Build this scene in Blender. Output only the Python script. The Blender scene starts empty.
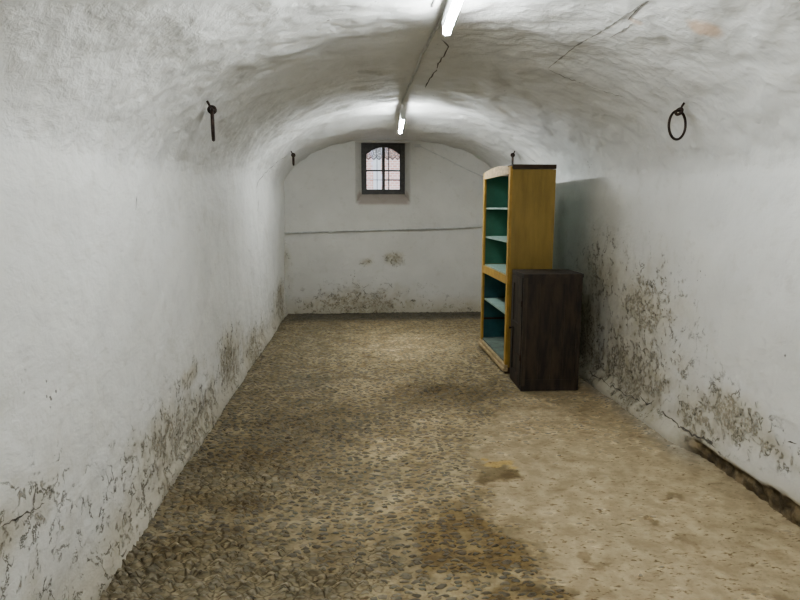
import bpy, bmesh, math, random
import numpy as np
from mathutils import Vector, Matrix
from mathutils.bvhtree import BVHTree
random.seed(7)
scene = bpy.context.scene
C = scene.collection

# ------------------------------------------------------------------ camera
f = 600.0
PS = math.radians(4.0); PT = math.radians(8.72)
EYE = Vector((0, 0, 1.6))
Fv = Vector((math.sin(PS)*math.cos(PT), math.cos(PS)*math.cos(PT), -math.sin(PT)))
Rv = Vector((math.cos(PS), -math.sin(PS), 0))
Uv = Rv.cross(Fv)
cd = bpy.data.cameras.new('camera'); cam = bpy.data.objects.new('camera', cd); C.objects.link(cam)
cd.sensor_width = 36; cd.lens = 27; cd.clip_start = 0.05
m3 = Matrix((Rv, Uv, -Fv)).transposed()
cam.matrix_world = Matrix.Translation(EYE) @ m3.to_4x4()
scene.camera = cam
def ray(px, py): return Fv + Rv*((px-400)/f) + Uv*((300-py)/f)
def onx(px, py, x): d = ray(px, py); return EYE + d*(x/d.x)
def ony(px, py, y): d = ray(px, py); return EYE + d*(y/d.y)
def onz(px, py, z): d = ray(px, py); return EYE + d*((z-1.6)/d.z)

# ------------------------------------------------------------------ numpy noise
_rs = np.random.RandomState(3)
_perm = _rs.permutation(256); _perm = np.concatenate([_perm, _perm, _perm])
_g = _rs.normal(size=(256, 3)); _g /= np.linalg.norm(_g, axis=1)[:, None]
def perlin(P):
    P = np.asarray(P, dtype=float); i = np.floor(P).astype(int); fr = P - i; i &= 255
    u = fr*fr*fr*(fr*(fr*6-15)+10)
    def gr(a, b, c):
        h = _perm[_perm[_perm[(i[:, 0]+a) & 255] + ((i[:, 1]+b) & 255)] + ((i[:, 2]+c) & 255)]
        return (_g[h]*(fr-np.array([a, b, c]))).sum(1)
    L = lambda t, a, b: a+t*(b-a)
    x0 = L(u[:, 0], gr(0,0,0), gr(1,0,0)); x1 = L(u[:, 0], gr(0,1,0), gr(1,1,0))
    x2 = L(u[:, 0], gr(0,0,1), gr(1,0,1)); x3 = L(u[:, 0], gr(0,1,1), gr(1,1,1))
    return L(u[:, 2], L(u[:, 1], x0, x1), L(u[:, 1], x2, x3))
def fbm(P, s, o=3, off=0.0):
    r = 0; a = 1.0
    for k in range(o):
        r = r + a*perlin(np.asarray(P)*s*(2**k)+off+17.3*k); a *= .5
    return r
def sst(a, b, x):
    t = np.clip((x-a)/(b-a), 0, 1); return t*t*(3-2*t)

# ------------------------------------------------------------------ mesh helpers
def tag(o, label=None, cat=None, group=None, kind=None):
    if label: o['label'] = label
    if cat: o['category'] = cat
    if group: o['group'] = group
    if kind: o['kind'] = kind
    return o
def empty(name, loc, rz=0):
    o = bpy.data.objects.new(name, None); C.objects.link(o); o.location = loc
    o.rotation_euler = (0, 0, rz); o.empty_display_size = .1; return o
def link(name, me, m, parent=None):
    for mm in (m if isinstance(m, (list, tuple)) else [m]): me.materials.append(mm)
    o = bpy.data.objects.new(name, me); C.objects.link(o)
    if parent: o.parent = parent
    return o
def build(name, bm, m, parent=None, smooth=False, bev=0):
    if bev:
        bmesh.ops.bevel(bm, geom=[e for e in bm.edges if len(e.link_faces) == 2 and e.calc_face_angle(0) > .6], offset=bev, segments=2, affect='EDGES', profile=.6)
    bmesh.ops.recalc_face_normals(bm, faces=bm.faces)
    me = bpy.data.meshes.new(name); bm.to_mesh(me); bm.free()
    if smooth:
        for p in me.polygons: p.use_smooth = True
    return link(name, me, m, parent)
def bx(bm, x0, x1, y0, y1, z0, z1):
    vs = [bm.verts.new((x, y, z)) for x in (x0, x1) for y in (y0, y1) for z in (z0, z1)]
    for q in ((0,1,3,2), (4,6,7,5), (0,4,5,1), (2,3,7,6), (0,2,6,4), (1,5,7,3)):
        bm.faces.new([vs[i] for i in q])
def box(name, b, m, parent=None, bev=.002):
    bm = bmesh.new(); bx(bm, *b); return build(name, bm, m, parent, bev=bev)
def prism_y(bm, pts, y0, y1):      # pts in xz
    a = [bm.verts.new((x, y0, z)) for x, z in pts]; b = [bm.verts.new((x, y1, z)) for x, z in pts]
    n = len(pts); bm.faces.new(a); bm.faces.new(b[::-1])
    for i in range(n): bm.faces.new((a[i], a[(i+1) % n], b[(i+1) % n], b[i]))
def prism_x(bm, pts, x0, x1):      # pts in yz
    a = [bm.verts.new((x0, y, z)) for y, z in pts]; b = [bm.verts.new((x1, y, z)) for y, z in pts]
    n = len(pts); bm.faces.new(a); bm.faces.new(b[::-1])
    for i in range(n): bm.faces.new((a[i], a[(i+1) % n], b[(i+1) % n], b[i]))
def tube(bm, pts, r, n=10, closed=False, caps=True):
    pts = [Vector(p) for p in pts]; N = len(pts); rings = []; prev = None
    for i, p in enumerate(pts):
        if closed: t = pts[(i+1) % N]-pts[i-1]
        else: t = pts[min(i+1, N-1)]-pts[max(i-1, 0)]
        t.normalize()
        if prev is None:
            a = t.cross(Vector((0, 0, 1)));
            if a.length < .1: a = t.cross(Vector((1, 0, 0)))
        else: a = prev - t*prev.dot(t)
        a.normalize(); prev = a; b = t.cross(a)
        rr = r[i] if isinstance(r, (list, tuple)) else r
        rings.append([bm.verts.new(p+(a*math.cos(2*math.pi*k/n)+b*math.sin(2*math.pi*k/n))*rr) for k in range(n)])
    for i in range(N if closed else N-1):
        A = rings[i]; B = rings[(i+1) % N]
        sh = 0
        if closed and i == N-1:
            sh = min(range(n), key=lambda s: (A[0].co-B[s].co).length)
        for k in range(n): bm.faces.new((A[k], A[(k+1) % n], B[(k+1+sh) % n], B[(k+sh) % n]))
    if caps and not closed: bm.faces.new(rings[0][::-1]); bm.faces.new(rings[-1])

# ------------------------------------------------------------------ node helper
class NT:
    def __init__(s, name):
        s.m = bpy.data.materials.new(name); s.m.use_nodes = True; s.t = s.m.node_tree; s.t.nodes.clear()
        s.out = s.t.nodes.new('ShaderNodeOutputMaterial'); s.b = s.t.nodes.new('ShaderNodeBsdfPrincipled')
        s.t.links.new(s.b.outputs[0], s.out.inputs[0])
        s.geo = s.t.nodes.new('ShaderNodeNewGeometry'); s.tc = s.t.nodes.new('ShaderNodeTexCoord')
    def n(s, ty, **k):
        o = s.t.nodes.new(ty)
        for a, v in k.items(): setattr(o, a, v)
        return o
    def put(s, i, v):
        if isinstance(v, bpy.types.NodeSocket): s.t.links.new(v, i)
        elif v is not None:
            if isinstance(v, tuple) and len(v) == 3 and i.type == 'RGBA': v = v+(1,)
            i.default_value = v
    def math(s, op, a, b=None, c=None, clamp=False):
        o = s.n('ShaderNodeMath', operation=op, use_clamp=clamp)
        for i, v in enumerate((a, b, c)):
            if v is not None: s.put(o.inputs[i], v)
        return o.outputs[0]
    def mix(s, fac, a, b, mode='MIX'):
        o = s.n('ShaderNodeMix', data_type='RGBA', blend_type=mode)
        s.put(o.inputs[0], fac); s.put(o.inputs[6], a); s.put(o.inputs[7], b); return o.outputs[2]
    def ramp(s, v, a, b, lo=0.0, hi=1.0):
        o = s.n('ShaderNodeMapRange', interpolation_type='SMOOTHSTEP')
        s.put(o.inputs[0], v); s.put(o.inputs[1], a); s.put(o.inputs[2], b); s.put(o.inputs[3], lo); s.put(o.inputs[4], hi)
        return o.outputs[0]
    def vscale(s, v, sc):
        o = s.n('ShaderNodeMapping'); s.put(o.inputs[0], v); o.inputs['Scale'].default_value = sc; return o.outputs[0]
    def noise(s, v, sc, det=3, rough=.55, dist=0):
        o = s.n('ShaderNodeTexNoise'); s.put(o.inputs['Vector'], v); o.inputs['Scale'].default_value = sc
        o.inputs['Detail'].default_value = det; o.inputs['Roughness'].default_value = rough
        o.inputs['Distortion'].default_value = dist; return o
    def attr(s, name):
        return s.n('ShaderNodeAttribute', attribute_name=name)
    def bump(s, h, dist=.01, strength=1, nrm=None):
        o = s.n('ShaderNodeBump'); s.put(o.inputs['Height'], h); o.inputs['Distance'].default_value = dist
        o.inputs['Strength'].default_value = strength
        if nrm is not None: s.put(o.inputs['Normal'], nrm)
        s.put(s.b.inputs['Normal'], o.outputs[0]); return o.outputs[0]
    def fin(s, col, rough=.6, metal=0, spec=None):
        s.put(s.b.inputs['Base Color'], col); s.put(s.b.inputs['Roughness'], rough); s.put(s.b.inputs['Metallic'], metal)
        if spec is not None: s.b.inputs['Specular IOR Level'].default_value = spec
        return s.m

def simple(name, col, rough=.6, metal=0, var=.25, sc=12, stretch=(1, 1, 1), dark=None, bd=.002):
    t = NT(name); v = t.vscale(t.tc.outputs['Object'], stretch)
    n = t.noise(v, sc, 5, .6)
    d = dark or tuple(c*(1-var*2) for c in col)
    c = t.mix(t.ramp(n.outputs[0], .3, .7), d, col)
    if bd: t.bump(n.outputs[0], bd)
    return t.fin(c, rough, metal)

# ------------------------------------------------------------------ materials of the shell
def plaster(name, lump=1.0):
    t = NT(name); P = t.geo.outputs['Position']
    tint = t.attr('tint').outputs['Color']; damp = t.attr('damp').outputs['Fac']; soil = t.attr('soil').outputs['Fac']
    wob = t.noise(P, 5, 3); Pw = t.n('ShaderNodeVectorMath', operation='MULTIPLY_ADD')
    t.put(Pw.inputs[0], wob.outputs['Color']); Pw.inputs[1].default_value = (.10, .10, .10); t.put(Pw.inputs[2], P); PW = Pw.outputs[0]
    big = t.noise(P, 1.7, 4, .6).outputs[0]; mid = t.noise(PW, 8, 5, .62).outputs[0]; fine = t.noise(P, 45, 4, .6).outputs[0]
    ridg = t.noise(t.vscale(PW, (1, 1, 1.6)), 17, 4, .6).outputs[0]
    flk = t.noise(PW, 14, 6, .7).outputs[0]
    # whitewash colour
    c = t.mix(t.ramp(big, .3, .7, 0, .22), tint, t.mix(1.0, tint, (.80, .80, .78), 'MULTIPLY'))
    c = t.mix(t.ramp(mid, .46, .3, 0, .3), c, t.mix(1.0, c, (.78, .76, .70), 'MULTIPLY'))
    # damp discolouration
    st = t.noise(P, 3.2, 5, .65).outputs[0]
    dm = t.ramp(t.math('ADD', damp, t.math('MULTIPLY', t.math('SUBTRACT', st, .5), 1.1)), .2, .95)
    c = t.mix(t.math('MULTIPLY', dm, .68), c, t.mix(t.ramp(mid, .35, .65), (.33, .28, .18), (.51, .47, .37)))
    # peeled patches: threshold falls where damp rises
    th = t.math('SUBTRACT', .775, t.math('MULTIPLY', damp, .30))
    peel = t.ramp(flk, th, t.math('ADD', th, .022))
    edge = t.math('SUBTRACT', t.ramp(flk, t.math('SUBTRACT', th, .02), th), peel, clamp=True)
    c = t.mix(t.math('MULTIPLY', peel, .68), c, t.mix(t.ramp(fine, .38, .64), (.17, .135, .085), (.52, .48, .39)))
    # thin curled edges (contour lines of a second noise)
    f2 = t.noise(PW, 6.5, 5, .62).outputs[0]
    ln = t.ramp(t.math('ABSOLUTE', t.math('SUBTRACT', f2, .53)), .020, .0)
    brk = t.ramp(t.noise(P, 12, 2).outputs[0], .46, .58)
    ln = t.math('MULTIPLY', ln, t.math('MULTIPLY', brk, t.ramp(damp, .10, .5)))
    c = t.mix(t.math('MULTIPLY', ln, .8), c, (.10, .085, .06))
    # small dark flecks
    vo = t.n('ShaderNodeTexVoronoi'); t.put(vo.inputs['Vector'], PW); vo.inputs['Scale'].default_value = 26
    fk = t.math('MULTIPLY', t.ramp(vo.outputs['Distance'], .24, .12), t.ramp(t.math('ADD', t.noise(P, 4, 3, .6).outputs[0], t.math('MULTIPLY', damp, .16)), .655, .72))
    c = t.mix(t.math('MULTIPLY', fk, .75), c, (.10, .085, .065))
    # bare rubble
    so = t.mix(t.ramp(mid, .35, .65), (.075, .055, .03), (.25, .19, .11))
    c = t.mix(soil, c, so)
    h = t.math('ADD', t.math('MULTIPLY', ridg, .45*lump), t.math('MULTIPLY', fine, .05))
    h = t.math('ADD', h, t.math('MULTIPLY', mid, .50*lump))
    h = t.math('ADD', h, t.math('MULTIPLY', edge, .22))
    h = t.math('SUBTRACT', h, t.math('MULTIPLY', peel, .28))
    h = t.math('SUBTRACT', h, t.math('MULTIPLY', ln, .30))
    h = t.math('SUBTRACT', h, t.math('MULTIPLY', fk, .2))
    h = t.math('ADD', h, t.math('MULTIPLY', soil, t.math('MULTIPLY', flk, 2.0)))
    t.bump(h, .016)
    return t.fin(c, t.ramp(damp, 0, 1, .62, .9), 0, .3)

def cobbles():
    t = NT('cobbled_floor'); P = t.geo.outputs['Position']
    tint = t.attr('tint').outputs['Color']; cob = t.attr('cob').outputs['Fac']; rel = t.attr('relief').outputs['Fac']
    wob = t.noise(P, 7, 3); Pw = t.n('ShaderNodeVectorMath', operation='MULTIPLY_ADD')
    t.put(Pw.inputs[0], wob.outputs['Color']); Pw.inputs[1].default_value = (.06, .06, 0); t.put(Pw.inputs[2], P)
    flat = t.vscale(Pw.outputs[0], (.66, 1.35, 0))
    ve = t.n('ShaderNodeTexVoronoi', feature='DISTANCE_TO_EDGE', voronoi_dimensions='2D'); t.put(ve.inputs['Vector'], flat); ve.inputs['Scale'].default_value = 25
    vf = t.n('ShaderNodeTexVoronoi', voronoi_dimensions='2D'); t.put(vf.inputs['Vector'], flat); vf.inputs['Scale'].default_value = 25
    sep = t.n('ShaderNodeSeparateColor'); t.put(sep.inputs[0], vf.outputs['Color']); rnd = sep.outputs[0]; rnd2 = sep.outputs[1]
    dome = t.ramp(vf.outputs['Distance'], .62, .12)
    gap = t.math('SUBTRACT', .38, t.math('MULTIPLY', rnd2, .20))
    stone = t.ramp(t.math('ADD', vf.outputs['Distance'], t.math('MULTIPLY', t.ramp(ve.outputs['Distance'], .12, .0), .35)), t.math('ADD', gap, .13), gap)
    packed = t.ramp(ve.outputs['Distance'], .01, .15); pk = t.ramp(t.math('ADD', rel, t.math('MULTIPLY', t.math('SUBTRACT', rnd2, .5), .5)), .62, 1.0)
    patch = t.noise(P, 2.6, 4, .6).outputs[0]
    patch2 = t.noise(P, 9, 3, .6).outputs[0]
    vis = t.ramp(t.math('ADD', t.math('ADD', cob, t.math('MULTIPLY', t.math('SUBTRACT', patch, .5), 1.6)), t.math('ADD', t.math('MULTIPLY', t.math('SUBTRACT', patch2, .5), 1.3), t.math('MULTIPLY', t.math('SUBTRACT', rnd, .5), .7))), .30, .75)
    sm = t.math('MULTIPLY', stone, vis); hs = t.math('MAXIMUM', t.math('MULTIPLY', stone, t.ramp(vis, 0, .6)), t.math('MULTIPLY', packed, pk))
    fine = t.noise(P, 60, 4, .65).outputs[0]; mid = t.noise(P, 9, 5, .65).outputs[0]
    streak = t.noise(t.vscale(P, (1, 2.2, 1)), 5, 6, .7).outputs[0]
    c = t.mix(t.ramp(mid, .3, .7), t.mix(1.0, tint, (.74, .71, .65), 'MULTIPLY'), t.mix(1.0, tint, (1.14, 1.13, 1.10), 'MULTIPLY'))
    c = t.mix(t.ramp(streak, .54, .70, 0, .55), c, t.mix(1.0, c, (.55, .50, .42), 'MULTIPLY'))
    c = t.mix(t.math('MULTIPLY', t.math('SUBTRACT', 1.0, stone), t.math('MULTIPLY', vis, .65)), c, t.mix(1.0, c, (1.5, 1.46, 1.42), 'MULTIPLY'))
    lo = t.noise(P, 4.2, 5, .7).outputs[0]
    c = t.mix(t.math('MULTIPLY', t.ramp(lo, .56, .42), t.ramp(cob, .2, .7, .12, .5)), c, t.mix(1.0, c, (.58, .52, .42), 'MULTIPLY'))
    sc = t.mix(rnd, (.36, .35, .33), (.95, .93, .92))
    sc = t.mix(t.ramp(rnd2, .68, .75), sc, (.50, .56, .64))
    stc = t.mix(1.0, t.mix(.38, tint, (.16, .155, .135)), sc, 'MULTIPLY')
    c = t.mix(t.math('MULTIPLY', sm, .85), c, stc)
    pc = t.mix(packed, t.mix(1.0, tint, (.30, .27, .22), 'MULTIPLY'), t.mix(1.0, tint, t.mix(rnd, (.75, .75, .76), (1.45, 1.43, 1.42)), 'MULTIPLY'))
    c = t.mix(t.math('MULTIPLY', pk, .7), c, pc)
    # dirt ring around stones
    ring = t.math('MULTIPLY', t.math('MULTIPLY', stone, t.math('SUBTRACT', 1.0, stone)), vis)
    c = t.mix(t.math('MULTIPLY', ring, 1.6, clamp=True), c, t.mix(1.0, c, (.38, .34, .28), 'MULTIPLY'))
    pit = t.math('MULTIPLY', t.ramp(t.noise(t.vscale(P, (1, 1.9, 1)), 30, 3).outputs[0], .57, .68), t.ramp(mid, .35, .55))
    c = t.mix(t.math('MULTIPLY', pit, .95), c, t.mix(1.0, c, (.45, .40, .32), 'MULTIPLY'))
    h = t.math('MULTIPLY', t.math('MULTIPLY', hs, dome), t.math('MULTIPLY', rel, .022))
    h = t.math('ADD', h, t.math('MULTIPLY', mid, .010))
    h = t.math('ADD', h, t.math('MULTIPLY', fine, .0016))
    h = t.math('SUBTRACT', h, t.math('MULTIPLY', pit, .004))
    dn = t.n('ShaderNodeDisplacement'); t.put(dn.inputs['Height'], h); dn.inputs['Midlevel'].default_value = .012; dn.inputs['Scale'].default_value = 1
    t.t.links.new(dn.outputs[0], t.out.inputs['Displacement'])
    t.m.displacement_method = 'BOTH'
    return t.fin(c, t.math('SUBTRACT', .85, t.math('MULTIPLY', sm, .3)), 0, .35)

M = {}
M['plaster'] = plaster('whitewashed_plaster', .75)
M['vault'] = plaster('whitewashed_vault_plaster', 1.2)
M['floor'] = cobbles()
M['ochre'] = simple('ochre_painted_wood', (.33, .225, .060), .5, var=.14, sc=5, stretch=(3, 3, .5), bd=.001)
M['yellow'] = simple('worn_yellow_paint', (.46, .28, .065), .5, var=.15, sc=9, stretch=(2, 2, 1), bd=.001)
M['tan'] = simple('pale_tan_wood', (.50, .38, .22), .6, var=.2, sc=12, stretch=(3, 1, 3))
M['green'] = simple('green_painted_inside', (.075, .22, .15), .5, var=.12, sc=6, bd=.001)
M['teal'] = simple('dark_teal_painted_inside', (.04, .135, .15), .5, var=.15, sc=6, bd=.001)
M['shelf'] = simple('pale_mint_shelf_paint', (.30, .40, .345), .5, var=.12, sc=8)
M['floorboard'] = simple('dusty_green_board', (.16, .20, .165), .7, var=.2, sc=8)
M['topdark'] = simple('dark_brown_board', (.075, .04, .02), .6, var=.2, sc=10)
M['chest'] = simple('dark_stained_wood', (.050, .032, .019), .65, var=.33, sc=6, stretch=(3, 3, .6), dark=(.010, .0075, .0055), bd=.003)
M['chest2'] = simple('dark_wood_edge', (.062, .042, .026), .6, var=.3, sc=9, stretch=(4, 4, .5), bd=.002)
M['iron'] = simple('rusty_iron', (.055, .032, .022), .6, .5, var=.35, sc=40, dark=(.018, .012, .01))
M['pipe'] = simple('whitewashed_pipe', (.52, .52, .49), .6, var=.12, sc=10)
M['cable'] = simple('grey_painted_cable', (.22, .215, .20), .7, var=.2, sc=30)
M['white'] = simple('white_enamel', (.72, .73, .73), .35, var=.04, sc=5, bd=0)
M['frame'] = simple('dark_window_paint', (.075, .070, .062), .5, var=.2, sc=20)
M['crack_or_shade'] = simple('crack_shadow', (.17, .15, .12), .95, var=.3, sc=30, bd=0)
M['seam'] = simple('plaster_seam', (.34, .325, .29), .95, var=.2, sc=30, bd=0)
t = NT('lamp_diffuser'); t.b.inputs['Emission Color'].default_value = (.90, .96, 1, 1); t.b.inputs['Emission Strength'].default_value = 105
M['lamp'] = t.fin((.9, .9, .9), .4)
t = NT('window_glass'); t.b.inputs['Transmission Weight'].default_value = 1; t.b.inputs['IOR'].default_value = 1.02
M['glass'] = t.fin((1, 1, 1), 0.0)
t = NT('lace'); n_ = t.n('ShaderNodeTexVoronoi'); t.put(n_.inputs['Vector'], t.tc.outputs['Object']); n_.inputs['Scale'].default_value = 45
t.put(t.b.inputs['Alpha'], t.ramp(n_.outputs['Distance'], .2, .5, .15, .6)); M['lace'] = t.fin((.30, .29, .28), .8)
t = NT('outside_brick'); br = t.n('ShaderNodeTexBrick'); t.put(br.inputs['Vector'], t.vscale(t.tc.outputs['Object'], (1, 1, 1)))
mp = t.n('ShaderNodeMapping'); mp.inputs['Rotation'].default_value = (math.pi/2, 0, 0); t.put(mp.inputs[0], t.tc.outputs['Object']); t.put(br.inputs['Vector'], mp.outputs[0])
br.inputs['Scale'].default_value = 5.0; br.inputs['Color1'].default_value = (.74, .40, .32, 1); br.inputs['Color2'].default_value = (.78, .52, .44, 1); br.inputs['Mortar'].default_value = (.85, .80, .75, 1)
br.inputs['Mortar Size'].default_value = .03
cc = t.mix(t.ramp(t.noise(t.tc.outputs['Object'], 1.6, 3).outputs[0], .38, .48), (.80, .80, .92), br.outputs['Color'])
M['brick'] = t.fin(cc, .9)

# ------------------------------------------------------------------ room shell
XC, HW = .54, 1.66
YB = 9.2; Y0 = -2.6; ZS = 1.80
def steps(segs):
    out = [segs[0][0]]
    for a, b, s in segs:
        n = max(1, round((b-a)/s)); out += [a+(b-a)*(i+1)/n for i in range(n)]
    return np.array(out)
ys = steps([(Y0, 1.0, .1), (1.0, 1.9, .05), (1.9, 4.6, .018), (4.6, 6.6, .025), (6.6, YB+.06, .035)])
zw = steps([(-.06, .6, .018), (.6, ZS, .025)])
NZ = len(zw)
th = np.linspace(0, math.pi, 190)[1:-1]
# section: (x, z) from left floor up, over, and down to right floor
def apex(y):
    return 2.612 + .035*sst(3.45, 3.85, y) + .065*sst(6.4, 6.65, y) - .10*sst(7.55, 8.1, y)  # crown steps shaped to split the lamp light into bright and dark bands
zc = ZS
prof = []
for z in zw: prof.append((-1, z, 0))
for a in th: prof.append((math.cos(math.pi-a), None, math.sin(a)))
for z in zw[::-1]: prof.append((1, z, 0))
prof_u = np.array([p[0] for p in prof]); NP = len(prof)
NY = len(ys)
X = np.zeros((NY, NP)); Z = np.zeros((NY, NP)); Yg = np.repeat(ys[:, None], NP, 1)
for j, y in enumerate(ys):
    zsp = 1.80+.12*sst(3.0, 7.5, y); r = apex(y)-zsp
    u = prof_u
    X[j] = XC+HW*u
    zz = zsp + r*np.power(np.clip(1-np.abs(u)**2.3, 0, 1), .58)
    Z[j] = zz
    zq = np.where(zw > .6, .6+(zw-.6)*(zsp-.6)/(ZS-.6), zw); Z[j, :NZ] = zq; Z[j, -NZ:] = zq[::-1]
# right wall meanders a little; left wall swells in at the far end, above waist height
wallL = np.arange(NP) < NZ + 40; wallR = np.arange(NP) >= NP-NZ-40
infl = .03*sst(6.9, 8.4, Yg)*sst(.7, 1.7, Z)*(1-sst(2.25, 2.5, Z))
X = X + np.where(X < XC, 1, -1)*infl*np.clip(np.abs(X-XC)/HW, 0, 1)**2
P = np.stack([X, Yg, Z], -1).reshape(-1, 3)
def grid_normals(G):
    du = np.gradient(G, axis=1); dv = np.gradient(G, axis=0)
    n = np.cross(dv, du); n /= np.linalg.norm(n, axis=2, keepdims=True)+1e-9
    return n
G = P.reshape(NY, NP, 3); Nn = grid_normals(G)
cen = np.array([XC, 0, 1.3])
s = np.sign(((cen-np.array([1, 0, 1])*G)*Nn*np.array([1, 0, 1])).sum(2)); Nn *= s[..., None]   # inward
vz = sst(1.7, 2.1, P[:, 2])
d = .030*fbm(P, .9, 2, 5.1) + (.012+.014*vz)*fbm(P, 3.2, 2, 1.7) + (.0045+.004*vz)*fbm(P*np.array([1, 1, 1.5]), 9, 2, 9.9) + (.0018+.0016*vz)*perlin(P*24+3.3)
# sloping concrete skirting and eaten-away foot of the right wall
isR = P[:, 0] > XC+.9
y_, z_ = P[:, 1], P[:, 2]
wv = .03*fbm(P, 2.5, 2, 40)
sk = isR*sst(3.5, 3.9, y_)*(1-sst(6.2, 6.6, y_))
d += sk*.075*(1-sst(.02, .17+wv, z_))
soilR = isR*(1-sst(3.6, 3.85, y_+wv*3))*(1-sst(.10, .125, z_+wv*1.3+.02*np.clip(y_-2.4, 0, 1)))
d += soilR*(-.035 + .035*fbm(P, 14, 2, 8))
isL = P[:, 0] < XC-.9
d += isL*.03*(1-sst(.0, .16, z_+wv))
# peeled hollow on the right wall
d -= isR*.02*np.exp(-((y_-4.6)/.9)**2-((z_-.45)/.3)**2)*(.6+fbm(P, 5, 2, 4))
P2 = P + Nn.reshape(-1, 3)*d[:, None]
G2 = P2.reshape(NY, NP, 3); N2 = grid_normals(G2); N2 *= np.sign((N2*Nn).sum(2))[..., None]; N2f = N2.reshape(-1, 3)

WHITE = np.array([.68, .67, .635])
def blobs(P, lst, ax):   # lst: (centre, ra, rb, amount) in the plane of axes ax
    r = np.zeros(len(P))
    for c, ra, rb, am in lst:
        q = ((P[:, ax[0]]-c[ax[0]])/ra)**2+((P[:, ax[1]]-c[ax[1]])/rb)**2
        r = np.maximum(r, am*np.exp(-q))
    return r
def wall_attrs(P):
    n1 = fbm(P, 1.3, 3, 2.2); n2 = fbm(P, 4, 3, 7.7); z = P[:, 2]; y = P[:, 1]
    L = P[:, 0] < XC-1.0; Rr = P[:, 0] > XC+1.0; B = y > YB-.02
    damp = np.zeros(len(P))
    lb = blobs(P, [((0, 2.4, .05), 1.3, .50, .85), ((0, 3.3, .2), .9, .36, .75), ((0, 5.2, .28), .60, .32, .95), ((0, 4.1, .1), .9, .30, .75),
                   ((0, 6.4, .12), 1.1, .30, .78), ((0, 8.5, .2), 1.0, .45, .7), ((0, 1.9, .58), .7, .16, .72), ((0, 3.9, .5), .5, .10, .6)], (1, 2))
    rb = blobs(P, [((0, 4.6, .35), 1.0, .42, 1.0), ((0, 5.6, .35), .7, .55, .95), ((0, 4.4, .78), .7, .45, .8), ((0, 5.3, .95), .9, .45, .72), ((0, 3.7, .25), .45, .28, .85),
                   ((0, 3.3, .38), .45, .18, .8), ((0, 2.75, .33), .5, .10, .75), ((0, 7.2, .3), 1.5, .5, .5)], (1, 2))
    bb = blobs(P, [((-.6, 0, .12), .5, .30, .8), ((-.2, 0, .17), .5, .28, 1.0), ((.4, 0, .12), .9, .30, .92), ((1.4, 0, .05), .8, .25, .7), ((.55, 0, .85), .17, .13, .95),
                   ((.12, 0, .78), .12, .06, .7), ((-1.1, 0, .6), .12, .5, .6)], (0, 2))
    damp = np.where(B, bb, np.where(L, lb, np.where(Rr, rb, 0)))
    damp = np.clip(damp*(1+.9*n1)+.25*n2*(damp > .1), 0, 1)
    tint = WHITE[None, :]*(1+.05*n1+.05*n2)[:, None]
    up = (sst(1.72, 1.95, z)*(~B))[:, None]          # vault darker than the walls: its shade is put into the tint
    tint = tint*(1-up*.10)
    tint = np.where(B[:, None], tint*np.array([.86, .855, .84]), tint)  # end wall: weaker lamp light put into a darker tint
    foot = (1-sst(0, .30, z+.1*n1))[:, None]
    tint = tint*(1-foot*.6) + np.array([.40, .35, .245])*foot*.6
    g = np.where(Rr, np.exp(-((y-5.4)/1.4)**2-((z-.75)/.75)**2), 0)[:, None]*.68
    tint = tint*(1-g)+np.array([.42, .39, .31])*g
    return damp, tint
def make_mesh(name, V, faces, mat, kind='structure', normals=None, attrs=None):
    me = bpy.data.meshes.new(name); me.from_pydata(V.tolist(), [], faces); me.update()
    for p in me.polygons: p.use_smooth = True
    for k, a in (attrs or {}).items():
        if a.ndim == 1: at = me.attributes.new(k, 'FLOAT', 'POINT'); at.data.foreach_set('value', a.astype(np.float32))
        else:
            at = me.attributes.new(k, 'FLOAT_COLOR', 'POINT'); at.data.foreach_set('color', np.concatenate([a, np.ones((len(a), 1))], 1).astype(np.float32).ravel())
    if normals is not None: me.normals_split_custom_set_from_vertices(normals.tolist())
    o = link(name, me, mat); o['kind'] = kind; return o
damp, tint = wall_attrs(P2)
# orange-pink stain and greyer lower vault
def raysurf(px, py, bv): 
    h = bv.ray_cast(EYE, ray(px, py)); return h[0], h[1]
def strip(i0, i1):
    idx = np.arange(NY*NP).reshape(NY, NP)[:, i0:i1+1]
    loc = {}
    w = i1-i0+1
    faces = []
    for j in range(NY-1):
        for i in range(w-1):
            a = j*w+i; faces.append((a, a+w, a+1+w, a+1))
    return idx.ravel(), faces
shell = []
allf = [(j*NP+i, j*NP+i+1, (j+1)*NP+i+1, (j+1)*NP+i) for j in range(0, NY-1) for i in range(NP-1)]
bvh = BVHTree.FromPolygons([Vector(v) for v in P2], allf)
st_c, _ = raysurf(705, 29, bvh); st_d, _ = raysurf(636, 22, bvh)
for cpt, ra, rb, am in ((st_c, .075, .055, .75), (st_d, .035, .03, .5)):
    q = ((P2[:, 0]-cpt.x)/ra)**2+((P2[:, 1]-cpt.y)/rb)**2 + .8*fbm(P2, 12, 2, 3)
    k = (am*(1-sst(.5, 1.5, q))*(P2[:, 2] > 1.8))[:, None]
    tint = tint*(1-k)+np.array([.66, .47, .33])*k
for nm, i0, i1, mt in (('wall_left', 0, NZ-1, 'plaster'), ('ceiling', NZ-1, NP-NZ, 'vault'), ('wall_right', NP-NZ, NP-1, 'plaster')):
    idx, fc = strip(i0, i1)
    o = make_mesh(nm, P2[idx], fc, M[mt], normals=N2f[idx], attrs={'damp': damp[idx], 'tint': tint[idx], 'soil': soilR[idx]})
    shell.append(o)
ceiling = shell[1]; wall_left = shell[0]; wall_right = shell[2]

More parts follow.
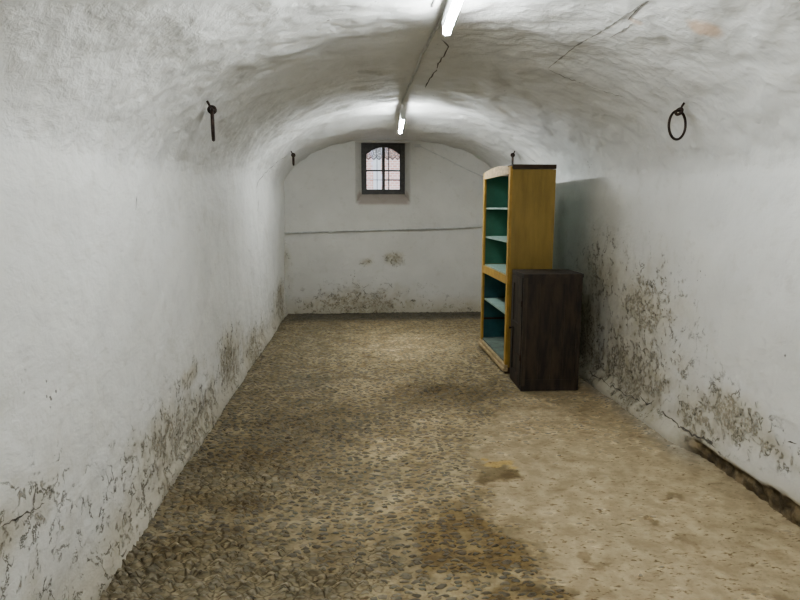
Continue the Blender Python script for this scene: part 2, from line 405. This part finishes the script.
# back wall with the window niche
OX0, OX1, OZ0, OZ1 = -.03, .805, 1.665, 2.575
WX0, WX1, WZ0, WZ1, WY = .072, .722, 1.815, 2.572, 9.36
xs = steps([(-1.3, OX0, .03), (OX0, OX1, .03), (OX1, 2.4, .03)])
zs = steps([(-.06, .7, .02), (.7, OZ0, .03), (OZ0, OZ1, .03), (OZ1, 2.8, .03)])
BX, BZ = np.meshgrid(xs, zs); V = np.stack([BX.ravel(), np.full(BX.size, YB), BZ.ravel()], 1)
fc = []
nx = len(xs)
for j in range(len(zs)-1):
    for i in range(nx-1):
        cx, cz = (xs[i]+xs[i+1])/2, (zs[j]+zs[j+1])/2
        if OX0 < cx < OX1 and OZ0 < cz < OZ1: continue
        fc.append((j*nx+i, j*nx+i+1, (j+1)*nx+i+1, (j+1)*nx+i))
V = V.tolist()
def reveal(a, b, c, d_, n=14, m=6):   # quad a-b on the wall, d-c at the frame
    base = len(V); a, b, c, d_ = map(Vector, (a, b, c, d_))
    for j in range(m+1):
        for i in range(n+1):
            V.append(list((a.lerp(b, i/n)).lerp(d_.lerp(c, i/n), j/m)))
    for j in range(m):
        for i in range(n): q = base+j*(n+1)+i; fc.append((q, q+1, q+n+2, q+n+1))
o00, o10, o11, o01 = (OX0, YB, OZ0), (OX1, YB, OZ0), (OX1, YB, OZ1), (OX0, YB, OZ1)
w00, w10, w11, w01 = (WX0, WY, WZ0), (WX1, WY, WZ0), (WX1, WY, WZ1), (WX0, WY, WZ1)
reveal(o00, o10, w10, w00); reveal(o10, o11, w11, w10); reveal(o11, o01, w01, w11); reveal(o01, o00, w00, w01)
V = np.array(V)
nd = .02*fbm(V, 1.1, 2, 50)+.008*fbm(V, 4, 3, 60)
far_open = sst(0, .15, np.maximum(np.maximum(OX0-V[:, 0], V[:, 0]-OX1), np.maximum(OZ0-V[:, 2], V[:, 2]-OZ1)))
V[:, 1] -= nd*(.25+.75*far_open)
V[:, 1] -= .03*(1-sst(0, .22, V[:, 2]+.03*fbm(V, 3, 2, 3)))
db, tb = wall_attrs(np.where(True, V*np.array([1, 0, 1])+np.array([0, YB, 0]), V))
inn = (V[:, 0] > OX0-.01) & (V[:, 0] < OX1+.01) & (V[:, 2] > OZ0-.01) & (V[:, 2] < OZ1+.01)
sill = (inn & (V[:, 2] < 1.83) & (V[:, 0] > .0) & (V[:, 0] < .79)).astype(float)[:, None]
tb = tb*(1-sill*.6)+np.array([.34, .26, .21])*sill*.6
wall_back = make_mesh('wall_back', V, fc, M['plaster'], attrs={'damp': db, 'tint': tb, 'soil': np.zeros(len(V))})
bvb = BVHTree.FromPolygons([Vector(v) for v in V], fc)
# front wall behind the camera
V = np.array([[x, Y0+.03, z] for z in np.linspace(-.06, 2.8, 30) for x in np.linspace(-1.3, 2.4, 38)])
fc = [(j*38+i, j*38+i+1, (j+1)*38+i+1, (j+1)*38+i) for j in range(29) for i in range(37)]
V[:, 1] += .015*fbm(V, 1.5, 3, 9)
make_mesh('wall_front', V, fc, M['plaster'], attrs={'damp': np.zeros(len(V)), 'tint': np.tile(WHITE, (len(V), 1)), 'soil': np.zeros(len(V))})

# ------------------------------------------------------------------ floor
fx = steps([(-1.35, 2.45, .016)])
fy = steps([(Y0-.05, 1.2, .12), (1.2, 2.0, .04), (2.0, 4.6, .013), (4.6, 6.6, .02), (6.6, YB+.08, .03)])
FX, FY = np.meshgrid(fx, fy); V = np.stack([FX.ravel(), FY.ravel(), np.zeros(FX.size)], 1)
n1 = fbm(V, 1.2, 3, 11); n2 = fbm(V, 3.5, 3, 12); n3 = fbm(V, 9, 3, 13)
Vw = V + np.stack([.16*n2+.10*n3, .22*fbm(V, 3.0, 3, 31)+.12*fbm(V, 9, 3, 14), 0*n1], 1)
def fb(px, py, rx, ry, am=1.0, sharp=False):      # blob centred where the photo shows it, radii in metres
    c = onz(px, py, 0)
    q = ((Vw[:, 0]-c.x)/rx)**2+((Vw[:, 1]-c.y)/ry)**2
    return am*(1-sst(.55, 1.3, q)) if sharp else am*np.exp(-q)
mx = lambda *a: np.maximum.reduce(a)
# where the concrete screed begins: a wandering line in plan
lx = np.interp(V[:, 1], [2.0, 2.4, 2.9, 3.3, 3.8, 4.5, 5.2, 9.2], [.80, .84, .74, .64, .72, 1.10, 1.50, 2.0])
conc = sst(-.10, .12, Vw[:, 0]-lx+.05*n3)
cob = (1-conc)*.98
cob = mx(cob, .45*conc*sst(3.4, 4.2, V[:, 1]))
pale = mx(fb(400, 345, .75, 1.0, .8), fb(370, 385, .45, .45, .75), fb(440, 425, .35, .35, .5), fb(350, 365, .4, .4, .4), fb(400, 445, .3, .25, .5), fb(395, 500, .22, .16, .35))
grey = mx(.62*(1-sst(-.35, .25, Vw[:, 0]))*(.7+.5*n1),fb(310, 345, .45, 1.3, .6), fb(310, 380, .55, .5, .7), fb(265, 440, .35, .35, .7), fb(350, 480, .4, .25, .45), fb(400, 560, .3, .18, .6), fb(120, 575, .35, .3, .35))
brown = mx(fb(470, 545, .33, .26, .95, True), fb(530, 590, .16, .12, .95, True), fb(500, 472, .20, .15, .9, True), fb(450, 392, .65, .26, .7), fb(250, 455, .45, .38, .65), fb(230, 500, .35, .2, .75),
           fb(200, 545, .35, .25, .65), fb(460, 520, .4, .25, .5), fb(330, 560, .5, .3, .35), fb(300, 420, .5, .5, .4))
spots = mx(fb(596, 560, .05, .04, .6, True), fb(650, 521, .05, .03, .7, True), fb(555, 577, .06, .05, .55, True), fb(680, 498, .09, .04, .6, True), fb(600, 590, .1, .05, .5, True),
           fb(690, 542, .07, .03, .4, True), fb(640, 565, .05, .03, .35, True), fb(760, 592, .09, .04, .4, True), fb(540, 560, .06, .03, .5, True))
base = np.array([.270, .228, .145])[None]*(1+.14*n1+.14*n2)[:, None]
def mixc(a, col, k): k = np.clip(k, 0, 1)[:, None]; return a*(1-k)+np.array(col)*k
t_ = mixc(base, (.41, .335, .220), conc*(.85+.3*n2)*(1-.25*sst(4.2, 5.2, V[:, 1])))
t_ = mixc(t_, (.52, .43, .28), pale*(.95+.5*n2))
t_ = mixc(t_, (.165, .150, .108), grey*(.85+.6*n2))
t_ = mixc(t_, (.128, .090, .036), brown*(.85+.5*n2))
t_ = mixc(t_, (.15, .105, .05), spots)
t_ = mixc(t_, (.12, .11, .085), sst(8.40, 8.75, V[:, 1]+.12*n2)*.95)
t_ = mixc(t_, (.19, .165, .115), (1-sst(-1.1, -.85, V[:, 0]+.1*n2))*.6)
t_ = mixc(t_, (.36, .33, .27), sst(1.98, 2.12, V[:, 0]+.05*n3)*sst(3.3, 3.8, V[:, 1])*.8)
t_ = mixc(t_, (.44, .31, .12), fb(492, 461, .16, .045, .9, True))
relief = .42+.85*mx(fb(150, 570, .6, .4, 1), fb(240, 480, .45, .5, .8), fb(290, 580, .5, .3, .8), fb(300, 430, .4, .5, .45), fb(430, 390, .6, .4, .4))
relief = np.clip(relief*(1-.5*conc), 0, 1.3)
V[:, 2] = .012*n1+.006*n2*(1-conc) - .004
V[:, 2] += .03*sst(2.0, 2.2, V[:, 0])*sst(3.6, 4.0, V[:, 1])*(1-sst(5.0, 5.4, V[:, 1]))
cabreg = sst(1.1, 1.3, V[:, 0])*sst(4.75, 4.95, V[:, 1])*(1-sst(6.9, 7.2, V[:, 1]))
V[:, 2] = V[:, 2]*(1-cabreg)
nxf = len(fx); idx = np.arange(len(V)).reshape(len(fy), nxf)
fc = np.stack([idx[:-1, :-1].ravel(), idx[:-1, 1:].ravel(), idx[1:, 1:].ravel(), idx[1:, :-1].ravel()], 1).tolist()
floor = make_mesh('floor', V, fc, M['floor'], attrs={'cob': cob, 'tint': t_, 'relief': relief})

# ------------------------------------------------------------------ cracks, seams and one painted shadow line on the plaster (parts of the surface)
def crack_or_shade(pts, w, mat, name, parent, bv=bvh, jit=1.2, lift=.003, dens=3.0):
    pp = []
    for a, b in zip(pts[:-1], pts[1:]):
        L = math.hypot(b[0]-a[0], b[1]-a[1]); n = max(2, int(L/dens))
        for k in range(n): pp.append((a[0]+(b[0]-a[0])*k/n+random.uniform(-jit, jit)*.5, a[1]+(b[1]-a[1])*k/n+random.uniform(-jit, jit)))
    pp.append(pts[-1]); P3 = []
    for p in pp:
        h, n = raysurf(p[0], p[1], bv)
        if h is None: continue
        if n.dot(ray(*p)) > 0: n = -n
        P3.append((h+n*lift, n))
    bm = bmesh.new(); prev = None
    for i, (h, n) in enumerate(P3):
        tt = (P3[min(i+1, len(P3)-1)][0]-P3[max(i-1, 0)][0]).normalized(); sd = tt.cross(n).normalized()
        ww = w*random.uniform(.25, 1.2)*(.15 if i in (0, len(P3)-1) else 1)
        c = (bm.verts.new(h+sd*ww/2), bm.verts.new(h-sd*ww/2))
        if prev: bm.faces.new((prev[0], c[0], c[1], prev[1]))
        prev = c
    return build(name, bm, mat, parent)
crack_or_shade([(441, 40), (449, 46), (446, 53), (438, 63), (436, 71), (430, 78), (425, 88)], .012, M['crack_or_shade'], 'crack_or_shade', ceiling)
crack_or_shade([(548, 68), (575, 46), (610, 26), (636, 8), (650, 0)], .013, M['seam'], 'crack_or_shade', ceiling, jit=.5)
crack_or_shade([(548, 68), (560, 75), (577, 81)], .014, M['seam'], 'crack_or_shade', ceiling, jit=1)
crack_or_shade([(577, 81), (600, 90), (625, 97)], .006, M['seam'], 'crack_or_shade', ceiling, jit=.5)
crack_or_shade([(628, 20), (638, 8), (647, 1)], .008, M['crack_or_shade'], 'crack_or_shade', ceiling, jit=.6)
crack_or_shade([(609, 38), (622, 30), (634, 23)], .010, M['seam'], 'crack_or_shade', ceiling, jit=1)
crack_or_shade([(292, 151), (276, 163), (262, 176), (257, 184), (256, 200)], .014, M['seam'], 'crack_or_shade', ceiling, jit=.8)
crack_or_shade([(523, 153), (531, 159), (537, 163)], .010, M['crack_or_shade'], 'crack_or_shade', ceiling, jit=.3)  # shadow on the ceiling beside the far hook, painted as a dark strip
crack_or_shade([(0, 528), (14, 518), (30, 512), (44, 503)], .007, M['crack_or_shade'], 'crack_or_shade', wall_left, jit=2)
crack_or_shade([(201, 383), (202, 395), (204, 412)], .014, M['seam'], 'crack_or_shade', wall_left, jit=1)
crack_or_shade([(136, 196), (136, 203), (135, 211)], .008, M['seam'], 'crack_or_shade', wall_left, jit=.5)
crack_or_shade([(258, 200), (258, 206), (257, 212)], .010, M['crack_or_shade'], 'crack_or_shade', wall_left, jit=.5)
crack_or_shade([(680, 428), (692, 434), (704, 439), (716, 448)], .02, M['crack_or_shade'], 'crack_or_shade', wall_right, jit=2)
crack_or_shade([(588, 370), (604, 382), (622, 392), (640, 402)], .009, M['crack_or_shade'], 'crack_or_shade', wall_right, jit=2)
crack_or_shade([(640, 396), (648, 404), (655, 400)], .016, M['crack_or_shade'], 'crack_or_shade', wall_right, jit=2)
crack_or_shade([(663, 412), (672, 420), (682, 428)], .018, M['crack_or_shade'], 'crack_or_shade', wall_right, jit=2)
crack_or_shade([(788, 441), (797, 444)], .014, M['crack_or_shade'], 'crack_or_shade', wall_right, jit=1)

# ------------------------------------------------------------------ window
win = empty('window_1', (0, 0, 0)); tag(win, kind='structure')
def wbox(name, x0, x1, z0, z1, y0, y1, m='frame', parent=win, bev=.003): return box(name, (x0, x1, y0, y1, z0, z1), M[m], parent, bev)
bm = bmesh.new(); fw = .05
bx(bm, WX0-.02, WX0+fw, WY-.01, WY+.085, WZ0-.02, WZ1+.02); bx(bm, WX1-fw, WX1+.02, WY-.01, WY+.085, WZ0-.02, WZ1+.02)
bx(bm, WX0+fw, WX1-fw, WY-.01, WY+.085, WZ0-.02, WZ0+fw*.9); bx(bm, WX0+fw, WX1-fw, WY-.01, WY+.07, WZ1-fw*.75, WZ1+.02)
build('window_frame', bm, M['frame'], win)
xm = (WX0+WX1)/2+.005
zmid = 2.165
def casement(x0, x1, arch):
    c = bpy.data.objects.new('casement', None); C.objects.link(c); c.parent = win
    bm = bmesh.new(); y0, y1 = WY+.005, WY+.045; s = .022; zt = WZ1-fw*.75; zb = WZ0+fw*.9
    bx(bm, x0, x0+s, y0, y1, zb, zt); bx(bm, x1-s, x1, y0, y1, zb, zt); bx(bm, x0+s, x1-s, y0, y1, zb, zb+s)
    bx(bm, x0+s, x1-s, y0, y1, zmid-.011, zmid+.011)
    # arched head: the spandrel fills the corner towards the jamb
    pts = [(x0+s, zt), (x1-s, zt)]; n = 14; low = []
    for i in range(n+1):
        q = i/n; xx = x1-s+(x0-x1+2*s)*q; g = (q if arch < 0 else 1-q)
        low.append((xx, zt-.022-.105*g**1.8))
    prism_y(bm, pts+low, y0, y1)
    build('casement_frame', bm, M['frame'], c)
    bm = bmesh.new(); bx(bm, x0+s*.5, x1-s*.5, WY+.024, WY+.028, zb+.01, zt-.01); build('pane', bm, M['glass'], c)
    return c
casement(WX0+fw, xm, -1); casement(xm, WX1-fw, 1)
wbox('mullion', xm-.02, xm+.02, WZ0+.03, WZ1-.03, WY-.018, WY+.01)
# iron bars outside the panes
bm = bmesh.new()
for x in (WX0+.235, xm+.085, WX0+.02, WX1-.02): tube(bm, [(x, WY+.12, WZ0-.1), (x, WY+.12, WZ1+.1)], .009 if x > xm else .005, 6)
tube(bm, [(xm-.02, WY+.12, 2.03), (WX1, WY+.12, 2.03)], .010, 6); tube(bm, [(WX0, WY+.12, 2.03), (xm, WY+.12, 2.03)], .004, 6)
build('window_bar', bm, M['frame'], win)
# lace valances
def valance(x0, x1, label):
    bm = bmesh.new(); n = 48; top = []; bot = []; zt = WZ1-.05; rows = []
    for i in range(n+1):
        q = i/n; x = x0+(x1-x0)*q; yy = WY+.058+.0045*math.sin(q*22)
        k = q*3.0; zz = 2.375-.045*(1-abs(((k % 1)-.5)*2))**.8
        rows.append((bm.verts.new((x, yy, zt)), bm.verts.new((x, yy, zz))))
    for a, b in zip(rows[:-1], rows[1:]): bm.faces.new((a[0], b[0], b[1], a[1]))
    o = build('lace_curtain', bm, M['lace'], None, smooth=True)
    rb = bmesh.new(); tube(rb, [(x0-.004, WY+.058, zt+.002), (x1+.004, WY+.058, zt+.002)], .004, 8); build('curtain_rod', rb, M['frame'], o)
    eb = bmesh.new()
    tube(eb, [v[1].co.copy() for v in []] or [(x0+(x1-x0)*i/36, WY+.057+.0045*math.sin(i/36*22), 2.375-.045*(1-abs(((i/36*3.0) % 1)-.5)*2)**.8) for i in range(37)], .006, 6)
    build('hem', eb, M['cable'], o)
    tag(o, label, 'curtain', 'lace curtains in the small window'); return o
valance(WX0+fw+.012, xm-.024, 'grey scalloped lace valance across the top of the left casement of the small window')
valance(xm+.024, WX1-fw-.012, 'grey scalloped lace valance across the top of the right casement of the small window')
# outside
hb = empty('brick_building', (0, 13, 0))
bm = bmesh.new(); bx(bm, -6, 7, 0, .3, -1, 2.95); w = build('facade', bm, M['brick'], hb)
bm = bmesh.new(); prism_x(bm, [(-.3, 2.95), (.5, 3.5), (.6, 3.45), (.6, 2.9), (-.2, 2.9)], -6.2, 7.2); build('roof', bm, M['tan'], hb)
bm = bmesh.new(); bx(bm, .34, .50, -.04, 0, -1, 2.95); build('pilaster', bm, M['white'], hb)
tag(hb, 'pale pink brick building seen outside through the small window', 'building')

# ------------------------------------------------------------------ lamps
def lamp(p0, p1, label, group='tube lamps along the crown of the vault'):
    p0, p1 = Vector(p0), Vector(p1); L = (p1-p0).length; ang = math.atan2(-(p1.x-p0.x), p1.y-p0.y)
    r = empty('tube_lamp', ((p0.x+p1.x)/2, (p0.y+p1.y)/2, (p0.z+p1.z)/2), ang)
    bm = bmesh.new(); prism_y(bm, [(-.020, .085), (.020, .085), (.027, .045), (.016, .020), (-.016, .020), (-.027, .045)], -L/2, L/2); build('housing', bm, M['white'], r, bev=.002)
    bm = bmesh.new(); n = 14; tube(bm, [(0.0, -L/2+.03, .0), (0, L/2-.03, .0)], .019, 16); build('tube', bm, M['lamp'], r, smooth=True)
    for s_ in (-1, 1):
        bm = bmesh.new(); ya, yb_ = sorted((s_*(L/2-.03), s_*(L/2-.008)))
        prism_y(bm, [(.022, .03), (-.022, .03), (-.022, -.012), (-.012, -.021), (.012, -.021), (.022, -.012)], ya, yb_); build('end_cap', bm, M['white'], r, bev=.002)
        bm = bmesh.new(); bx(bm, -.012, .012, s_*(L/2-.25)-.01, s_*(L/2-.25)+.01, .08, .23); build('bracket', bm, M['white'], r)
    tag(r, label, 'lamp', group); return r
lamp((.425, 2.10, 2.50), (.470, 3.27, 2.50), 'glowing white tube lamp on the vault at the top of the photo, nearest the viewer')
lamp((.466, 6.22, 2.50), (.522, 7.42, 2.50), 'glowing white tube lamp further back on the vault, above the barred window')
lamp((.40, -1.4, 2.50), (.42, -.2, 2.50), 'added white tube lamp on the vault, unseen behind the viewer')  # out-of-view lamp added to brighten the near walls

# ------------------------------------------------------------------ cables and pipes
def surf_path(pts, bv, lift, dens=8):
    out = []
    for a, b in zip(pts[:-1], pts[1:]):
        n = max(2, int(math.hypot(b[0]-a[0], b[1]-a[1])/dens))
        for k in range(n+1):
            if k == 0 and out: continue
            h, nr = raysurf(a[0]+(b[0]-a[0])*k/n, a[1]+(b[1]-a[1])*k/n, bv)
            if h is None: continue
            if nr.dot(h-EYE) > 0: nr = -nr
            out.append(h+nr*lift)
    return out
def clips(parent, pts, every, m, r):
    for i in range(every//2, len(pts), every):
        p = pts[i]; bm = bmesh.new(); bx(bm, p.x-r*1.8, p.x+r*1.8, p.y-r, p.y+r, p.z-r*1.8, p.z+r*1.8); build('clip', bm, m, parent)
# straight conduit along the crown between the lamps
cx = []
for i in range(25):
    y = 3.30+(6.2-3.30)*i/24; x = .474+(.462-.474)*i/24-.012
    h = bvh.ray_cast(Vector((x, y, 2.0)), Vector((0, 0, 1)))[0]; cx.append(Vector((x, y, h.z-.006)))
bm = bmesh.new(); tube(bm, cx, .009, 8); o = build('ceiling_cable', bm, M['pipe'], None, True)
tag(o, 'thin whitewashed cable running along the vault between the two tube lamps', 'cable')
cx = []
for i in range(30):
    y = -.1+(3.2+.1)*i/29; x = .335+(.385-.335)*i/29
    h = bvh.ray_cast(Vector((x, y, 2.0)), Vector((0, 0, 1)))[0]; cx.append(Vector((x, y, h.z-.005)))
bm = bmesh.new(); tube(bm, cx, .006, 8); o = build('ceiling_cable', bm, M['cable'], None, True)
tag(o, 'dark thin cable on the vault just left of the nearest tube lamp', 'cable')
# horizontal pipe on the back wall
pts = surf_path([(281, 233), (380, 230), (455, 228), (490, 226)], bvb, .022)
bm = bmesh.new(); tube(bm, pts, .014, 10); o = build('wall_pipe', bm, M['pipe'], None, True); clips(o, pts, 13, M['pipe'], .012)
tag(o, 'long horizontal whitewashed pipe across the end wall below the window', 'pipe')
# slanting cable right of the window
pts = surf_path([(419, 146), (444, 158), (470, 171), (486, 178)], bvb, .008)
bm = bmesh.new(); tube(bm, pts, .0065, 8); o = build('wall_cable', bm, M['pipe'], None, True)
c0 = pts[0]; bm = bmesh.new(); bx(bm, c0.x-.07, c0.x+.02, c0.y-.015, c0.y+.02, c0.z-.02, c0.z+.025); build('junction_box', bm, M['pipe'], o, bev=.004)
clips(o, pts, 6, M['pipe'], .008)
tag(o, 'slanting pale cable on the end wall from a small box right of the window', 'cable')

# ------------------------------------------------------------------ iron rings
def ring_hook(px, py, R, yaw, label, tilt=0, drop=.075, elong=1.0, thick=.0062, out=.05):
    h, n = raysurf(px, py, bvh)
    if n.dot(h-EYE) > 0: n = -n
    r = empty('iron_ring_hook', h)
    side = Vector((-1 if h.x > XC else 1, 0, 0))
    # eye bolt: spike out of the plaster ending in an eye
    e = Vector((side.x*out*.55, 0, -out))
    bm = bmesh.new(); tube(bm, [-e*.5, e*.3, e*.75], [.007, .007, .006], 8)
    ec = e; er = .020
    a1 = e.normalized(); a2 = Vector((math.cos(yaw+1.57), math.sin(yaw+1.57), 0)); a2 = (a2-a1*a2.dot(a1)).normalized()
    tube(bm, [ec+(a1*math.cos(q)+a2*math.sin(q))*er for q in [2*math.pi*i/16 for i in range(16)]], .0085, 8, closed=True)
    build('eye_bolt', bm, M['iron'], r, True)
    rc = ec+Vector((0, 0, -R*elong+.004)); ax = Vector((math.cos(yaw), math.sin(yaw), 0))
    dn = Vector((0, 0, -1))
    if tilt: dn = (dn+ax*tilt).normalized(); rc = ec+dn*(R*elong-.004)
    axp = (ax-dn*ax.dot(dn)).normalized()
    bm = bmesh.new(); tube(bm, [rc+dn*(R*elong*math.cos(q))+axp*(R*math.sin(q)) for q in [2*math.pi*i/40 for i in range(40)]], thick, 10, closed=True)
    build('ring', bm, M['iron'], r, True)
    tag(r, label, 'ring', 'iron rings hanging from the vault'); return r
ring_hook(207, 101, .078, math.radians(102), 'rusty iron ring seen edge-on, hanging from the left side of the vault nearest the viewer', elong=1.15, thick=.010, out=.05)
ring_hook(684, 103, .080, math.radians(27), 'rusty iron ring hanging open on the right side of the vault', tilt=-.10, elong=1.05, thick=.0075)
ring_hook(291, 151, .058, math.radians(100), 'small dark iron ring hanging far back on the left, near the end wall', elong=1.1, thick=.011)
ring_hook(515, 151, .058, math.radians(77), 'dark iron ring hook above the tall yellow cabinet', elong=1.1, thick=.011)

# ------------------------------------------------------------------ tall cabinet
X0, X1, YA, YBk, H = 1.42, 1.852, 5.60, 6.80, 2.0
cab = empty('open_cabinet', (1.66, 6.2, 0))
def cb(name, x0, x1, y0, y1, z0, z1, m, bev=.003, par=cab, kind=None):
    o = box(name, (x0-1.66, x1-1.66, y0-6.2, y1-6.2, z0, z1), M[m], par, bev); return o
sp = cb('side_panel', X0+.022, X1, YA, YA+.022, .06, 1.955, 'ochre')
cb('side_panel', X0+.022, X1, YBk-.022, YBk, .06, 1.955, 'ochre')
cb('back_panel', X1-.015, X1-.003, YA+.022, YBk-.022, .08, 1.95, 'green')
cb('top_board', X0+.016, X1+.002, YA-.003, YBk+.004, 1.962, 2.0, 'topdark', .004)
# linings of the two compartments
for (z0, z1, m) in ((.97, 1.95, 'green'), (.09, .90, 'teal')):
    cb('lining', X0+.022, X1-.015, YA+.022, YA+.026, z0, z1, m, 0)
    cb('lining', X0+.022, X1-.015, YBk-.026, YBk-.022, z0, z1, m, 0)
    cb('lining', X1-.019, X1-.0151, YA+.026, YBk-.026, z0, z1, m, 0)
for z in (1.605, 1.285): cb('shelf', X0+.03, X1-.02, YA+.027, YBk-.027, z-.02, z, 'shelf')
cb('shelf', X0+.022, X1-.02, YA+.027, YBk-.027, .945, .965, 'shelf')
cb('shelf', X0+.03, X1-.02, YA+.027, YBk-.027, .555, .575, 'shelf')
cb('bottom_board', X0+.012, X1-.02, YA+.027, YBk-.027, .09, .11, 'floorboard')
cb('shelf_support', X0+.03, X1-.03, YBk-.042, YBk-.026, .325, .345, 'topdark')
# face frame
cb('stile', X0-.002, X0+.022, YA, YA+.062, .085, 1.985, 'yellow')
cb('stile', X0-.002, X0+.022, YBk-.062, YBk, .085, 1.985, 'yellow')
cb('middle_rail', X0-.002, X0+.020, YA+.062, YBk-.062, .875, .955, 'yellow')
bm = bmesh.new(); n = 16; up = []; lo = []
for i in range(n+1):
    q = i/n; y = YA+.03+(YBk-.06-YA)*q - 6.2
    up.append((y, 1.985+.028*math.sin(math.pi*q))); 
prism_x(bm, [(YA+.062-6.2, 1.915)]+[(YA+.062-6.2, 1.975)]+up[1:-1]+[(YBk-.062-6.2, 1.975), (YBk-.062-6.2, 1.915)], X0-.004-1.66, X0+.018-1.66)
build('top_rail', bm, M['tan'], cab)
bm = bmesh.new(); o_ = [-1.66, -6.2]
def lb(x0, x1, y0, y1, z0, z1): bx(bm, x0-1.66, x1-1.66, y0-6.2, y1-6.2, z0, z1)
lb(X0-.012, X0+.022, YA-.004, YBk+.004, .055, .088); lb(X0-.022, X0+.022, YA-.012, YBk+.008, .025, .055)
build('plinth_moulding', bm, M['tan'], cab, bev=.004)
cb('base_board', X0+.022, X1, YA+.0, YBk, .02, .06, 'topdark')
for x in (X0+.0, X1-.06):
    for y in (YA+.0, YBk-.06): cb('foot', x, x+.05, y, y+.05, 0, .025, 'topdark', .002)
tag(cab, 'tall open-fronted yellow ochre cabinet with green interior and shelves against the right wall', 'cabinet')

# ------------------------------------------------------------------ dark cupboard standing in front of it
A0, A1, B0, B1, HH = 1.425, 1.938, 5.03, 5.44, 1.038
ch = empty('wooden_cupboard', ((A0+A1)/2, (B0+B1)/2, 0), math.radians(-1.0))
ox, oy = (A0+A1)/2, (B0+B1)/2; hx, hy = (A1-A0)/2, (B1-B0)/2
def hb_(name, x0, x1, y0, y1, z0, z1, m='chest', bev=.003, par=ch): return box(name, (x0, x1, y0, y1, z0, z1), M[m], par, bev)
hb_('carcass', -hx+.012, hx-.008, -hy+.012, hy-.01, .02, HH-.03)
hb_('top_board', -hx-.004, hx+.006, -hy-.006, hy+.004, HH-.03, HH, 'chest', .005)
hb_('base_board', -hx, hx, -hy, hy, 0, .045, 'chest', .004)
# front (towards the viewer): frame and boards
hb_('stile', -hx, -hx+.035, -hy, -hy+.02, .045, HH-.03, 'chest2'); hb_('stile', hx-.035, hx, -hy, -hy+.02, .045, HH-.03)
hb_('rail', -hx+.035, hx-.035, -hy+.001, -hy+.02, HH-.085, HH-.03); hb_('rail', -hx+.035, hx-.035, -hy+.001, -hy+.02, .045, .10)
bm = bmesh.new(); nb = 4; w_ = (2*hx-.07)/nb
for i in range(nb): bx(bm, -hx+.035+i*w_+.0015, -hx+.035+(i+1)*w_-.0015, -hy+.006, -hy+.016, .10, HH-.085)
build('board_panel', bm, M['chest'], ch, bev=.0015)
# left side: door with frame
dr = hb_('door', -hx+.002, -hx+.012, -hy+.03, hy-.02, .05, HH-.035)
bm = bmesh.new(); xa, xb = -hx-.008, -hx+.002
for y0, y1, z0, z1 in ((-hy+.022, -hy+.085, .05, HH-.035), (hy-.075, hy-.012, .05, HH-.035), (-hy+.085, hy-.075, HH-.11, HH-.035), (-hy+.085, hy-.075, .05, .125), (-hy+.085, hy-.075, .52, .58)): bx(bm, xa, xb, y0, y1, z0, z1)
build('door_frame', bm, M['chest'], dr, bev=.002)
for z in (.30, .78):
    bm = bmesh.new(); bx(bm, -hx-.013, -hx-.008, -hy+.01, -hy+.16, z-.014, z+.014); tube(bm, [(-hx-.012, -hy+.006, z-.025), (-hx-.012, -hy+.006, z+.025)], .007, 8); build('hinge', bm, M['iron'], dr)
bm = bmesh.new(); tube(bm, [(-hx-.008, hy-.045, .5), (-hx-.03, hy-.045, .5)], [.006, .011], 10); build('knob', bm, M['iron'], dr, True)
tag(ch, 'low dark brown wooden cupboard standing in front of the tall yellow cabinet', 'cupboard')

# ------------------------------------------------------------------ light outside
wd = bpy.data.worlds.new('sky'); scene.world = wd; wd.use_nodes = True
bg = wd.node_tree.nodes['Background']; bg.inputs[0].default_value = (.80, .88, 1, 1); bg.inputs[1].default_value = 1.05

scene.view_settings.view_transform = 'AgX'
scene.view_settings.look = 'AgX - Medium High Contrast'
scene.view_settings.exposure = 0.88
scene.cycles.max_bounces = 12; scene.cycles.diffuse_bounces = 8
scene.cycles.use_denoising = True
